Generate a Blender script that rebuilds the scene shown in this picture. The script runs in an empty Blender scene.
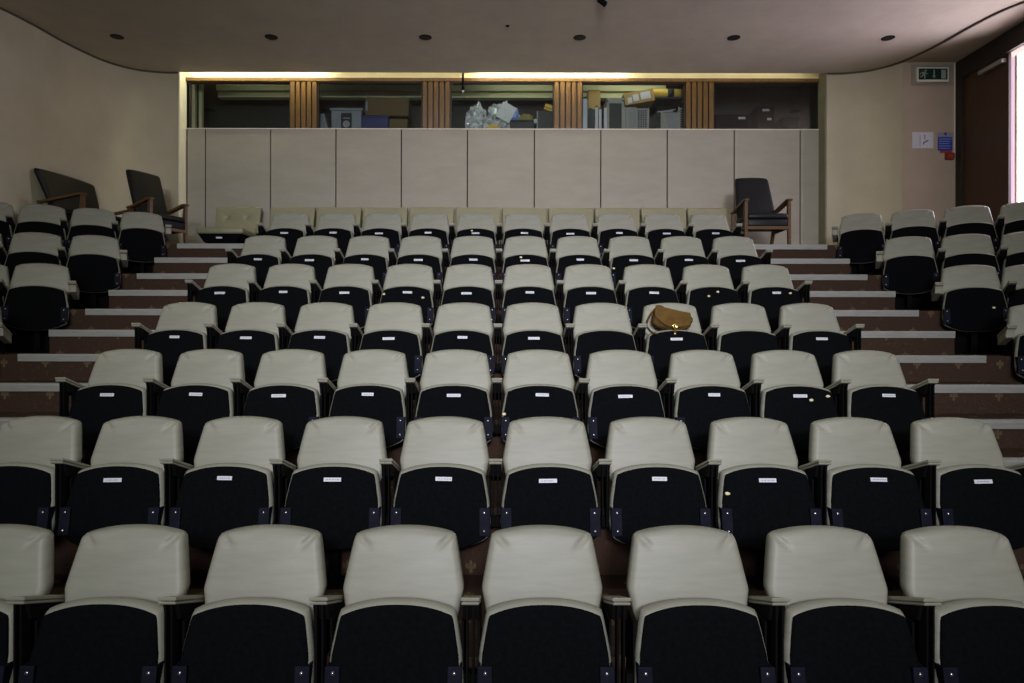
import bpy, bmesh, math, random
from mathutils import Vector, Matrix, noise
random.seed(7)
PI = math.pi
CZ = 1.525                       # eye height above the front floor; eye stands at (0,0,CZ)
scn = bpy.context.scene
COL = scn.collection

# ------------------------------------------------------------------ materials
def lin(c):
    return tuple(((x/12.92) if x <= 0.04045 else ((x+0.055)/1.055)**2.4) for x in c)
def rgb(r, g, b): return lin((r/255, g/255, b/255)) + (1,)

class NT:
    def __init__(s, name):
        m = bpy.data.materials.new(name); m.use_nodes = True
        s.m = m; s.t = m.node_tree; s.n = s.t.nodes; s.l = s.t.links
        s.b = s.n.get('Principled BSDF'); s.out = s.n.get('Material Output')
    def node(s, typ, **kw):
        n = s.n.new(typ)
        for k, v in kw.items(): setattr(n, k, v)
        return n
    def set(s, sock, v):
        if isinstance(v, bpy.types.NodeSocket): s.l.new(v, sock)
        else: sock.default_value = v
    def math(s, op, a, b=None, c=None, clamp=False):
        n = s.node('ShaderNodeMath', operation=op); n.use_clamp = clamp
        s.set(n.inputs[0], a)
        if b is not None: s.set(n.inputs[1], b)
        if c is not None: s.set(n.inputs[2], c)
        return n.outputs[0]
    def noise(s, scale, detail=3, rough=0.5, vec=None, stretch=None):
        tc = s.node('ShaderNodeTexCoord')
        v = tc.outputs['Object'] if vec is None else vec
        if stretch:
            mp = s.node('ShaderNodeMapping'); mp.inputs['Scale'].default_value = stretch
            s.l.new(v, mp.inputs['Vector']); v = mp.outputs[0]
        n = s.node('ShaderNodeTexNoise'); n.inputs['Scale'].default_value = scale
        n.inputs['Detail'].default_value = detail; n.inputs['Roughness'].default_value = rough
        s.l.new(v, n.inputs['Vector'])
        return n.outputs['Fac']
    def ramp(s, fac, stops):
        r = s.node('ShaderNodeValToRGB'); e = r.color_ramp.elements
        e[0].position, e[0].color = stops[0]; e[1].position, e[1].color = stops[-1]
        for p, c in stops[1:-1]:
            k = e.new(p); k.color = c
        s.l.new(fac, r.inputs['Fac']); return r.outputs['Color']
    def mix(s, fac, a, b):
        n = s.node('ShaderNodeMix', data_type='RGBA')
        s.set(n.inputs[0], fac); s.set(n.inputs[6], a); s.set(n.inputs[7], b)
        return n.outputs[2]
    def bump(s, h, strength=0.3, dist=0.01):
        b = s.node('ShaderNodeBump'); b.inputs['Strength'].default_value = strength
        b.inputs['Distance'].default_value = dist
        s.l.new(h, b.inputs['Height']); s.l.new(b.outputs[0], s.b.inputs['Normal'])
    def base(s, c, rough=0.6, metal=0.0, spec=0.5):
        s.set(s.b.inputs['Base Color'], c); s.b.inputs['Roughness'].default_value = rough
        s.b.inputs['Metallic'].default_value = metal
        s.b.inputs['Specular IOR Level'].default_value = spec
        return s.m

def varied(name, c0, c1, scale=8, rough=0.6, metal=0.0, spec=0.4, bscale=None, bstr=0.2, bdist=0.003, stretch=None):
    t = NT(name)
    f = t.noise(scale, 4, 0.6, stretch=stretch)
    t.base(t.ramp(f, [(0.3, c0), (0.7, c1)]), rough, metal, spec)
    if bscale: t.bump(t.noise(bscale, 3, 0.6, stretch=stretch), bstr, bdist)
    return t.m

M = {}
M['vinyl'] = varied('cream_vinyl', rgb(123,123,110), rgb(135,135,121), 5, 0.5, 0, 0.35, 60, 0.12, 0.003, (1,1,6))
M['black_cloth'] = varied('black_hessian_cover', rgb(6,7,9), rgb(11,12,14), 60, 1.0, 0, 0.06, 300, 0.3, 0.002)
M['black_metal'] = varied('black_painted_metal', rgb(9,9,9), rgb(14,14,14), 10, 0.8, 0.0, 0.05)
M['bracket'] = varied('blue_black_steel', rgb(14,16,26), rgb(21,23,35), 20, 0.7, 0.0, 0.08)
M['chrome'] = varied('bright_bolt_metal', rgb(150,150,150), rgb(180,180,180), 40, 0.25, 0.9, 0.5)
M['arm'] = varied('cream_laminate', rgb(132,131,114), rgb(147,145,129), 14, 0.4, 0, 0.4)
M['foam'] = varied('exposed_foam', rgb(200,190,140), rgb(225,215,175), 60, 0.9)
M['ceiling'] = varied('ceiling_plaster', rgb(192,182,164), rgb(204,193,174), 3, 0.85, 0, 0.2, 45, 0.35, 0.01)
M['wall'] = varied('cream_wallpaper', rgb(172,163,138), rgb(182,173,149), 2.2, 0.8, 0, 0.2, 55, 0.25, 0.006)
M['wall_daylit'] = varied('daylit_wall_tint', rgb(164,148,130), rgb(172,156,138), 3, 0.8, 0, 0.2, 55, 0.15, 0.005)  # pinkish daylight put into the wall colour
M['trim_dark'] = varied('shadow_gap_trim', rgb(70,66,52), rgb(82,76,62), 6, 0.7)
M['trim_olive'] = varied('olive_gloss_trim', rgb(112,108,84), rgb(124,120,96), 6, 0.6)
M['trim_cream'] = varied('cream_gloss_trim', rgb(214,208,184), rgb(224,218,196), 6, 0.5)
M['panel'] = varied('panel_fabric', rgb(147,142,128), rgb(155,150,136), 2.5, 0.85, 0, 0.15, 120, 0.25, 0.003, (1,1,3))
M['panel_back'] = varied('dark_gap', rgb(18,17,15), rgb(24,22,20), 5, 0.9)
M['aluminium'] = varied('worn_aluminium', rgb(134,134,128), rgb(150,150,144), 9, 0.45, 0.15, 0.5, 30, 0.1, 0.002, (1,8,8))
M['leather'] = varied('tan_leather', rgb(72,52,15), rgb(92,68,22), 12, 0.7, 0, 0.15, 60, 0.3, 0.003)
M['leather_dark'] = varied('dark_tan_leather', rgb(56,38,12), rgb(72,50,17), 12, 0.7, 0, 0.15, 60, 0.3, 0.003)
M['brass'] = varied('brass', rgb(200,170,90), rgb(225,200,120), 20, 0.25, 0.9)
M['black_leather'] = varied('black_leatherette', rgb(13,13,13), rgb(20,20,20), 6, 0.5, 0, 0.28, 40, 0.2, 0.003)
M['teak'] = varied('teak_wood', rgb(72,50,27), rgb(94,66,36), 4, 0.45, 0, 0.45, 30, 0.15, 0.002, (1,1,8))
M['slat'] = varied('varnished_slats', rgb(88,64,28), rgb(112,82,38), 5, 0.4, 0, 0.45, 40, 0.15, 0.002, (8,8,1))
M['door_wood'] = varied('dark_door_veneer', rgb(58,38,22), rgb(72,49,29), 3, 0.45, 0, 0.4, 20, 0.1, 0.002, (8,8,1))
M['door_frame'] = varied('very_dark_timber', rgb(34,26,20), rgb(44,34,27), 4, 0.5, 0, 0.4, 20, 0.1, 0.002, (4,4,1))
M['bench'] = varied('yellowed_cream_vinyl', rgb(126,123,97), rgb(138,135,108), 5, 0.42, 0, 0.4, 60, 0.1, 0.002)
M['store_dark'] = varied('storeroom_paint', rgb(50,51,48), rgb(62,62,58), 3, 0.9)
M['store_beam'] = varied('storeroom_cream_beam', rgb(205,206,165), rgb(215,215,176), 3, 0.8)
M['card'] = varied('brown_cardboard', rgb(152,124,76), rgb(172,144,92), 4, 0.85)
M['card_dim'] = varied('shaded_cardboard', rgb(84,70,44), rgb(98,82,54), 4, 0.85)  # cardboard darkened: shade of the second bay is in its colour
M['grey_dim'] = varied('shaded_grey_plastic', rgb(112,118,128), rgb(126,132,142), 5, 0.5)  # grey plastic with the dimness of the second bay put into its colour
M['card_yellow'] = varied('yellow_card', rgb(200,166,70), rgb(215,182,90), 4, 0.8)
M['blue_plastic'] = varied('navy_plastic', rgb(30,34,86), rgb(40,44,100), 4, 0.5)
M['grey_plastic'] = varied('pale_grey_plastic', rgb(170,178,190), rgb(190,196,206), 5, 0.45)
M['white_paper'] = varied('white_paper', rgb(186,188,196), rgb(198,200,206), 6, 0.7)
M['dark_case'] = varied('dark_case_laminate', rgb(30,32,36), rgb(44,46,50), 6, 0.5)
M['grey_case'] = varied('grey_case_laminate', rgb(120,122,126), rgb(140,142,146), 5, 0.5)
M['graphic'] = varied('dark_print', rgb(20,20,24), rgb(40,40,46), 12, 0.7)
M['cloth_olive'] = varied('olive_cloth', rgb(120,112,62), rgb(140,130,80), 10, 0.9)
M['hole'] = varied('downlight_interior', rgb(6,6,6), rgb(12,12,12), 5, 0.6)
M['red'] = varied('red_plastic', rgb(150,44,30), rgb(168,56,40), 6, 0.5)
M['red_brown'] = varied('red_call_point', rgb(110,40,30), rgb(124,50,38), 6, 0.5)
M['blue_sign'] = varied('blue_sign_print', rgb(30,50,140), rgb(44,64,156), 6, 0.5)
M['ink'] = varied('black_ink', rgb(20,20,24), rgb(34,34,38), 6, 0.6)
M['grey_ink'] = varied('grey_ink', rgb(120,120,128), rgb(150,150,156), 60, 0.6)
M['pale_ink'] = varied('pale_blue_lettering', rgb(150,165,215), rgb(170,185,230), 60, 0.6)
M['green_sign'] = varied('green_sign_panel', rgb(12,44,40), rgb(18,54,48), 6, 0.35)
M['sign_white'] = varied('sign_white', rgb(140,146,140), rgb(152,158,152), 6, 0.5)
M['grey_box'] = varied('grey_backing', rgb(136,130,122), rgb(148,142,134), 6, 0.6)
M['closer'] = varied('silver_door_closer', rgb(150,148,138), rgb(165,162,152), 6, 0.4, 0.4)
M['pink_wall'] = varied('corridor_pink_paint', rgb(232,206,222), rgb(240,216,230), 3, 0.8)

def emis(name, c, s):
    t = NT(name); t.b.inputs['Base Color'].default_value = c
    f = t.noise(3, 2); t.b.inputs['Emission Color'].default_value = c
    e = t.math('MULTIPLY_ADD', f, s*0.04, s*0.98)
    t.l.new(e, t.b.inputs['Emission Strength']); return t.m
M['tube'] = emis('fluorescent_tube', (1.0, 0.95, 0.68, 1), 60)
M['tube_dim'] = emis('fluorescent_tube_weak', (1.0, 0.92, 0.58, 1), 5.5)  # lower emission strength than the bright tubes
M['daylight'] = emis('daylight_glazing', (1.0, 0.93, 1.0, 1), 7)
M['pink_glow'] = emis('glowing_pink_wall', (0.93, 0.66, 0.86, 1), 0.75)  # daylight falling on the corridor wall, put in as emission

def glass_mat():
    t = NT('window_glass')
    tr = t.node('ShaderNodeBsdfTransparent'); tr.inputs['Color'].default_value = (0.9,0.93,0.9,1)
    gl = t.node('ShaderNodeBsdfGlossy'); gl.inputs['Roughness'].default_value = 0.03
    fr = t.node('ShaderNodeFresnel'); fr.inputs['IOR'].default_value = 1.45
    f2 = t.math('MULTIPLY', fr.outputs[0], 1.3, clamp=True)
    n = t.noise(20, 1); f3 = t.math('MULTIPLY_ADD', n, 0.01, f2, clamp=True)
    mx = t.node('ShaderNodeMixShader')
    t.l.new(f3, mx.inputs[0]); t.l.new(tr.outputs[0], mx.inputs[1]); t.l.new(gl.outputs[0], mx.inputs[2])
    t.l.new(mx.outputs[0], t.out.inputs['Surface']); return t.m
M['glass'] = glass_mat()
def plastic_film():
    t = NT('clear_polythene')
    tr = t.node('ShaderNodeBsdfTransparent'); tr.inputs['Color'].default_value = (0.92,0.94,0.95,1)
    f = t.noise(14, 4, 0.6)
    t.base((0.75,0.77,0.8,1), 0.18, 0, 0.9)
    mx = t.node('ShaderNodeMixShader')
    t.l.new(t.math('MULTIPLY_ADD', f, 2.4, -0.75, clamp=True), mx.inputs[0])
    t.l.new(tr.outputs[0], mx.inputs[1]); t.l.new(t.b.outputs[0], mx.inputs[2])
    t.l.new(mx.outputs[0], t.out.inputs['Surface']); return t.m
M['film'] = plastic_film()

def carpet():
    t = NT('red_brown_fleur_carpet')
    tc = t.node('ShaderNodeTexCoord'); sp = t.node('ShaderNodeSeparateXYZ')
    t.l.new(tc.outputs['Object'], sp.inputs[0])
    X, Y, Z = sp.outputs
    U = t.math('DIVIDE', X, 0.316)
    V = t.math('DIVIDE', t.math('ADD', Y, Z), 0.158)
    row = t.math('FLOOR', V)
    Us = t.math('ADD', U, t.math('MULTIPLY', t.math('MODULO', t.math('ABSOLUTE', row), 2.0), 0.5))
    u = t.math('MULTIPLY', t.math('SUBTRACT', t.math('FRACT', Us), 0.5), 0.316)   # metres from motif centre
    v = t.math('MULTIPLY', t.math('SUBTRACT', t.math('FRACT', V), 0.5), 0.158)
    au = t.math('ABSOLUTE', u)
    def ell(cx, cy, rx, ry, uu):
        a = t.math('DIVIDE', t.math('SUBTRACT', uu, cx), rx); b = t.math('DIVIDE', t.math('SUBTRACT', v, cy), ry)
        d = t.math('ADD', t.math('MULTIPLY', a, a), t.math('MULTIPLY', b, b))
        return t.math('SUBTRACT', 1.25, d, clamp=True)
    m = t.math('MAXIMUM', ell(0, 0.012, 0.008, 0.022, u), ell(0.019, 0.004, 0.009, 0.014, au))
    m = t.math('MAXIMUM', m, ell(0, -0.006, 0.024, 0.005, u))
    m = t.math('MAXIMUM', m, ell(0, -0.022, 0.010, 0.012, u))
    m = t.math('MULTIPLY', m, 2.5, clamp=True)
    wear = t.noise(9, 4, 0.6)
    m = t.math('MULTIPLY', m, t.math('MULTIPLY_ADD', wear, 1.0, 0.1, clamp=True))
    fl = t.noise(150, 2, 0.6); sp2 = t.noise(42, 2, 0.5)
    basec = t.ramp(fl, [(0.3, rgb(48,36,30)), (0.7, rgb(67,50,40))])
    speck = t.math('MULTIPLY', t.math('SUBTRACT', sp2, 0.63, clamp=True), 5, clamp=True)
    c = t.mix(speck, basec, rgb(84,68,50))
    c = t.mix(t.math('MULTIPLY', m, 0.7), c, rgb(112,97,68))
    t.base(c, 0.95, 0, 0.1); t.bump(fl, 0.4, 0.004)
    return t.m
M['carpet'] = carpet()

# ------------------------------------------------------------------ object helpers
def tag(o, label=None, cat=None, group=None, kind=None):
    if label: o['label'] = label
    if cat: o['category'] = cat
    if group: o['group'] = group
    if kind: o['kind'] = kind
    return o
def link(o, parent=None):
    COL.objects.link(o)
    if parent: o.parent = parent
    return o
def empty(name, loc=(0,0,0), rz=0, label=None, cat=None, group=None):
    o = bpy.data.objects.new(name, None); COL.objects.link(o)
    o.location = loc; o.rotation_euler = (0,0,rz); o.empty_display_size = 0.05
    return tag(o, label, cat, group)
def mesh_of(name, bm, mat, smooth=False):
    bmesh.ops.recalc_face_normals(bm, faces=bm.faces[:])
    me = bpy.data.meshes.new(name); bm.to_mesh(me); bm.free()
    me.materials.append(M[mat] if isinstance(mat, str) else mat)
    if smooth:
        for p in me.polygons: p.use_smooth = True
    return me
def obj(name, bm, mat, parent=None, smooth=False, kind=None, loc=None):
    o = bpy.data.objects.new(name, mesh_of(name, bm, mat, smooth)); link(o, parent)
    if loc: o.location = loc
    if kind: o['kind'] = kind
    return o
def inst(name, me, parent):
    return link(bpy.data.objects.new(name, me), parent)

def box(bm, x0, x1, y0, y1, z0, z1, bev=0, mtx=None):
    vs = [bm.verts.new(Vector(p)) for p in [(x0,y0,z0),(x1,y0,z0),(x1,y1,z0),(x0,y1,z0),(x0,y0,z1),(x1,y0,z1),(x1,y1,z1),(x0,y1,z1)]]
    fs = [bm.faces.new([vs[i] for i in f]) for f in [(3,2,1,0),(4,5,6,7),(0,1,5,4),(1,2,6,5),(2,3,7,6),(3,0,4,7)]]
    if bev:
        es = list({e for f in fs for e in f.edges})
        r = bmesh.ops.bevel(bm, geom=es, offset=bev, segments=2, profile=0.5, affect='EDGES', clamp_overlap=True)
        vs = list({v for f in r['faces'] for v in f.verts} | {v for v in vs if v.is_valid})
    if mtx is not None: bmesh.ops.transform(bm, matrix=mtx, verts=[v for v in vs if v.is_valid])
    return bm
def B(*a, **k): return box(bmesh.new(), *a, **k)
def prism(bm, pts, f0, f1):
    """pts: list of 2-D points; f0/f1 map a point to a 3-D position on either cap"""
    a = [bm.verts.new(f0(p)) for p in pts]; b = [bm.verts.new(f1(p)) for p in pts]
    n = len(pts); bm.faces.new(a[::-1]); bm.faces.new(b)
    for i in range(n): bm.faces.new([a[i], a[(i+1)%n], b[(i+1)%n], b[i]])
    return bm
def xz(bm, pts, y0, y1): return prism(bm, pts, lambda p: Vector((p[0],y0,p[1])), lambda p: Vector((p[0],y1,p[1])))
def yz(bm, pts, x0, x1): return prism(bm, pts, lambda p: Vector((x0,p[0],p[1])), lambda p: Vector((x1,p[0],p[1])))
def xy(bm, pts, z0, z1): return prism(bm, pts, lambda p: Vector((p[0],p[1],z0)), lambda p: Vector((p[0],p[1],z1)))
def tube(bm, pts, r, seg=8, flat=None):
    pts = [Vector(p) for p in pts]; rings = []
    rr = r if isinstance(r, (list, tuple)) else [r]*len(pts)
    for i, p in enumerate(pts):
        d = (pts[min(i+1,len(pts)-1)] - pts[max(i-1,0)]).normalized()
        ref = Vector((0,1,0)) if abs(d.y) < 0.8 else Vector((0,0,1))
        a = d.cross(ref).normalized(); b = d.cross(a).normalized()
        if flat: ra, rb = flat
        else: ra = rb = rr[i]
        rings.append([bm.verts.new(p + a*ra*math.cos(2*PI*k/seg) + b*rb*math.sin(2*PI*k/seg)) for k in range(seg)])
    for i in range(len(rings)-1):
        for k in range(seg): bm.faces.new([rings[i][k], rings[i][(k+1)%seg], rings[i+1][(k+1)%seg], rings[i+1][k]])
    bm.faces.new(rings[0][::-1]); bm.faces.new(rings[-1]); return bm
def lathe(bm, prof, seg=24, mtx=None):
    """prof: (r,z) list"""
    rings = []
    for r, z in prof:
        rings.append([bm.verts.new(Vector((r*math.cos(2*PI*k/seg), r*math.sin(2*PI*k/seg), z))) for k in range(seg)])
    for i in range(len(rings)-1):
        for k in range(seg): bm.faces.new([rings[i][k], rings[i][(k+1)%seg], rings[i+1][(k+1)%seg], rings[i+1][k]])
    bm.faces.new(rings[0][::-1]); bm.faces.new(rings[-1])
    if mtx is not None: bmesh.ops.transform(bm, matrix=mtx, verts=[v for rg in rings for v in rg])
    return bm
def sweep(bm, path, prof):
    """path: xy points, prof: closed list of (offset to the left of travel, z)"""
    rings = []
    P = [Vector((p[0],p[1],0)) for p in path]
    for i, p in enumerate(P):
        d = (P[min(i+1,len(P)-1)] - P[max(i-1,0)]).normalized(); n = Vector((-d.y, d.x, 0))
        rings.append([bm.verts.new(p + n*o + Vector((0,0,z))) for o, z in prof])
    m = len(prof)
    for i in range(len(rings)-1):
        for k in range(m): bm.faces.new([rings[i][k], rings[i][(k+1)%m], rings[i+1][(k+1)%m], rings[i+1][k]])
    bm.faces.new(rings[0][::-1]); bm.faces.new(rings[-1]); return bm
def spline(pts, n=6):
    out = []
    P = [Vector((*p,0)) if len(p)==2 else Vector(p) for p in pts]
    for i in range(len(P)-1):
        p0 = P[max(i-1,0)]; p1 = P[i]; p2 = P[i+1]; p3 = P[min(i+2,len(P)-1)]
        for k in range(n):
            t = k/n
            out.append(0.5*((2*p1)+(p2-p0)*t+(2*p0-5*p1+4*p2-p3)*t*t+(3*p1-p0-3*p2+p3)*t**3))
    out.append(P[-1]); return out
def samp(n, k=0.55):
    """-1..1 samples, denser at both ends"""
    o = []
    for i in range(n):
        s = -1 + 2*i/(n-1); o.append((1-k)*s + k*math.sin(s*PI/2))
    return o
def pad(hw, zt, zb, yc, th, r, nu=23, nv=21, kx=0.05, pn=10, front=None, bm=None, ns=0.8):
    """upholstered pad: hw(z) half width, zt(u)/zb(u) top and bottom edge, yc(z) centre plane, th thickness, r edge roll"""
    bm = bm or bmesh.new(); us = samp(nu, ns); vs = samp(nv, ns)
    F, K = {}, {}
    H = zt(0) - zb(0)
    for i, u in enumerate(us):
        for j, v in enumerate(vs):
            z = zb(u) + (zt(u)-zb(u))*(v+1)/2
            w = hw(z); x = u*w*(1 - kx*abs(v)**pn*abs(u)**2)
            z = z - (z-(zt(0)+zb(0))/2)*kx*0.8*abs(u)**pn*abs(v)**2
            tx = min(1, (1-abs(u))*w/r); tz = min(1, (1-abs(v))*H/2/r)
            dep = r*(1-math.sqrt(max(0,1-(1-tx)**2))) + r*(1-math.sqrt(max(0,1-(1-tz)**2)))
            dep = min(dep, th*0.49)
            ex = front(x, z, u, v) if front else 0
            F[i,j] = bm.verts.new((x, yc(z)-th/2+dep-ex, z)); 
            edge = i in (0,nu-1) or j in (0,nv-1)
            K[i,j] = bm.verts.new((x, yc(z)+th/2-dep, z))
    for i in range(nu-1):
        for j in range(nv-1):
            bm.faces.new([F[i,j],F[i+1,j],F[i+1,j+1],F[i,j+1]]); bm.faces.new([K[i,j],K[i,j+1],K[i+1,j+1],K[i+1,j]])
    loop = [(i,0) for i in range(nu)] + [(nu-1,j) for j in range(1,nv)] + [(i,nv-1) for i in range(nu-2,-1,-1)] + [(0,j) for j in range(nv-2,0,-1)]
    for a, b in zip(loop, loop[1:]+loop[:1]): bm.faces.new([F[a],K[a],K[b],F[b]])
    return bm
def lerp_tab(tab):
    def f(z):
        if z <= tab[0][0]: return tab[0][1]
        for (a,va),(b,vb) in zip(tab, tab[1:]):
            if z <= b:
                t = (z-a)/(b-a); return va+(vb-va)*t
        return tab[-1][1]
    return f

# ------------------------------------------------------------------ layout numbers
D = [None, 2.67, 3.58, 4.43, 5.28, 6.12, 6.97, 7.82]           # depth of the back tops of rows 1..7
FZ = [None, 0.0, 0.329, 0.673, 1.027, 1.420, 1.804, 2.202, 2.625] # floor of rows 1..7 and the rear landing
RIS = [None] + [D[i]-0.08 for i in range(1,8)]
ANG = [0, 0, 0, 2, 4, 8, 20, 26]
ROT = [0, 0, 0, 15, 20, 24, 26, 27]                              # how far the outer-block seats turn inwards
PITCH = 0.53; SP = 0.505
LAND = FZ[8]
CEIL = CZ + 3.62
AX = 3.72                                                        # outer edge of the aisles
BW = 9.38                                                        # face of the rear wall
curve = [(-6.05,-3.5),(-5.95,3.0),(-5.80,6.4),(-5.64,7.05),(-5.46,7.43),(-5.37,7.82),(-5.30,8.30),(-5.15,8.80),(-4.91,9.08),(-4.61,9.19),(-4.37,9.2)]
cl = [(p.x,p.y) for p in spline(curve, 6)]
cr = [(-x,y) for x,y in cl]

# ------------------------------------------------------------------ setting: floor
def rline(i, s=0.0):
    a = math.tan(math.radians(ANG[i])); y = RIS[i]; e = 6.15
    return [(-e, y-(e-4.12)*a+s), (-4.12, y+s), (-AX, y+s), (AX, y+s), (4.12, y+s), (e, y-(e-4.12)*a+s)]
bm = bmesh.new()
prev = [(x, -3.5) for x,_ in rline(1)]
for i in range(1, 9):
    nxt = rline(i) if i < 8 else [(x, 9.6) for x,_ in prev]
    z = FZ[i]
    a = [bm.verts.new((x,y,z)) for x,y in prev]; b = [bm.verts.new((x,y,z)) for x,y in nxt]
    for k in range(5): bm.faces.new([a[k],a[k+1],b[k+1],b[k]])
    if i < 8:
        c = [bm.verts.new((x,y,FZ[i+1])) for x,y in nxt]
        for k in range(5): bm.faces.new([b[k],b[k+1],c[k+1],c[k]])
    prev = nxt
# half steps in the two aisles
for i in range(1, 8):
    y1 = RIS[i]; y0 = y1-0.424; zm = (FZ[i]+FZ[i+1])/2
    box(bm, -AX, -2.74, y0, y1, FZ[i]-0.001, zm); box(bm, 2.68, AX, y0, y1, FZ[i]-0.001, zm)
fl = obj('floor', bm, 'carpet', kind='structure')
# metal nosings
tn = 0
def trim(bm, mat, smooth=False):
    global tn
    tn += 1
    return obj('trim_%d' % tn, bm, mat, kind='structure', smooth=smooth)
for i in range(1, 8):
    zm = (FZ[i]+FZ[i+1])/2
    for (y, z, e) in ((RIS[i], FZ[i+1], 3.68), (RIS[i]-0.424, zm, 3.72)):
        for sx in (-1, 1):
            n = bmesh.new()
            prof = [(y-0.010,z-0.052),(y-0.013,z-0.010),(y-0.010,z+0.004),(y+0.05,z+0.005),(y+0.05,z),(y,z),(y,z-0.052)]
            x0, x1 = (-e, -2.74) if sx < 0 else (2.68, e)
            yz(n, prof, x0, x1); trim(n, 'aluminium')
# thin black sheets over the risers of the outer blocks
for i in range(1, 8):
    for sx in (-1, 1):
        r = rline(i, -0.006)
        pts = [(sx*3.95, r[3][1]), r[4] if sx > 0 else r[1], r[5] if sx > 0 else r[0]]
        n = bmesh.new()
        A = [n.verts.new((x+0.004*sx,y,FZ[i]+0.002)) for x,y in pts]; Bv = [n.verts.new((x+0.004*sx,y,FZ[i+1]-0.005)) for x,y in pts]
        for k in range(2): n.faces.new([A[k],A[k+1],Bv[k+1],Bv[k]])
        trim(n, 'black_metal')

# ------------------------------------------------------------------ setting: walls and ceiling
def wall_strip(path, z0, z1, mat, name, t=0.12, side=1):
    n = bmesh.new(); sweep(n, path, [(0,z0),(0,z1),(t*side,z1),(t*side,z0)])
    return obj(name, n, mat, kind='structure', smooth=False)
w = wall_strip(cl, -0.2, CEIL+0.3, 'wall', 'wall_left', side=1)
for p in w.data.polygons: p.use_smooth = abs(p.normal.z) < 0.5
w.data.set_sharp_from_angle(angle=math.radians(40))
# right: curved return by the rear wall, flat alcove wall, side wall with the door
ic = [p for p in cr if p[1] > 8.8]
cret = [(5.15,8.80)] + ic
w = wall_strip(cret, LAND-0.4, CEIL+0.3, 'wall', 'wall_rear_corner', side=-1)
for p in w.data.polygons: p.use_smooth = abs(p.normal.z) < 0.5
w.data.set_sharp_from_angle(angle=math.radians(40))
obj('wall_alcove', B(5.15, 6.1, 8.80, 8.95, LAND-0.4, CEIL+0.1), 'wall_daylit', kind='structure')
WX = 5.87
DY0, DY1, DZ1 = 7.02, 8.80, CZ+3.36
nb = bmesh.new()
box(nb, WX, WX+0.14, -3.5, DY0, -0.2, CEIL+0.1)
box(nb, WX, WX+0.14, DY0, DY1, DZ1, CEIL+0.1)
box(nb, WX, WX+0.14, DY0, DY1, FZ[6]-0.2, LAND)
obj('wall_right', nb, 'wall_daylit', kind='structure')
# rear wall above and below panels (dark carcass behind)
nb = bmesh.new()
box(nb, -4.60, 4.60, BW+0.035, BW+0.10, LAND-0.3, CZ+2.925)
obj('wall_rear', nb, 'panel_back', kind='structure')
obj('wall_rear_head', B(-4.42, 4.42, BW+0.005, BW+0.12, CZ+3.615, CEIL+0.45), 'trim_cream', kind='structure')
# ceiling with its curved edge and the light slot in front of the rear wall
n = bmesh.new()
poly = cl[:-1] + [(-4.37,9.2),(4.37,9.2)] + cr[::-1][1:]
poly = [p for p in poly if p[1] > 1.0]
poly = [(cl[0][0],1.0)] + poly + [(-cl[0][0],1.0)]
xy(n, poly, CEIL, CEIL+0.06); obj('ceiling', n, 'ceiling', kind='structure')
n = bmesh.new()
xy(n, [(x-0.002,y) for x,y in cr if y > 1.0 and y < 9.0] [::-1] + [(6.2,1.0),(6.2,9.1)], CEIL-0.012, CEIL+0.06)
obj('ceiling_alcove', n, 'ceiling', kind='structure')
obj('ceiling_slot', B(-4.42,4.42,9.2,BW+0.3,CEIL+0.40,CEIL+0.45), 'trim_cream', kind='structure')
obj('ceiling_slot_front', B(-4.42,4.42,9.17,9.2,CEIL+0.061,CEIL+0.42), 'trim_cream', kind='structure')
# dark strip painted in for the shadow gap along the curved ceiling edge
for pth, sd in ((cl, -1), (cr, 1)):
    n = bmesh.new(); pp = [p for p in pth if p[1] > 1.0]
    sweep(n, pp, [(0.0,CEIL-0.018),(0.0,CEIL+0.001),(0.02*sd,CEIL+0.001),(0.02*sd,CEIL-0.018)]); trim(n, 'trim_dark')
# upright jambs at both ends of the panelling
trim(B(-4.36,-4.345,9.19,BW+0.02,LAND,CEIL+0.05), 'trim_cream')
trim(B(4.345,4.36,9.19,BW+0.02,LAND,CEIL+0.05), 'trim_olive')
# timber head above the windows
trim(B(-4.345,4.345,BW-0.02,BW+0.12,CZ+3.565,CZ+3.615, bev=0.004), 'slat')
trim(B(-4.345,4.345,BW-0.01,BW+0.10,CZ+2.912,CZ+2.922), 'trim_cream')

PX = lambda x, d=BW: (x-502)*d/683
PZ = lambda y, d=BW: CZ + (341-y)*d/683

# ------------------------------------------------------------------ rear wall: upholstered panels
ORD = ['first','second','third','fourth','fifth','sixth','seventh','eighth','ninth','tenth','eleventh','twelfth']
pb = [186.5,205,270,335.5,401,467,534,600.5,667,734,800,819]
for k in range(11):
    x0, x1 = PX(pb[k])+0.007, PX(pb[k+1])-0.007
    nar = k in (0, 10)
    if k == 0: lab = 'narrow cream fabric wall panel at the left end of the rear wall'
    elif k == 10: lab = 'narrow cream fabric wall panel at the right end of the rear wall'
    else: lab = 'wide cream fabric panel on the rear wall, %s wide one from the left' % ORD[k-1]
    o = obj('wall_panel', B(x0, x1, BW, BW+0.03, LAND, CZ+2.915, bev=0.006), 'panel')
    tag(o, lab, 'wall panel', 'fabric panels along the rear wall')

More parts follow.
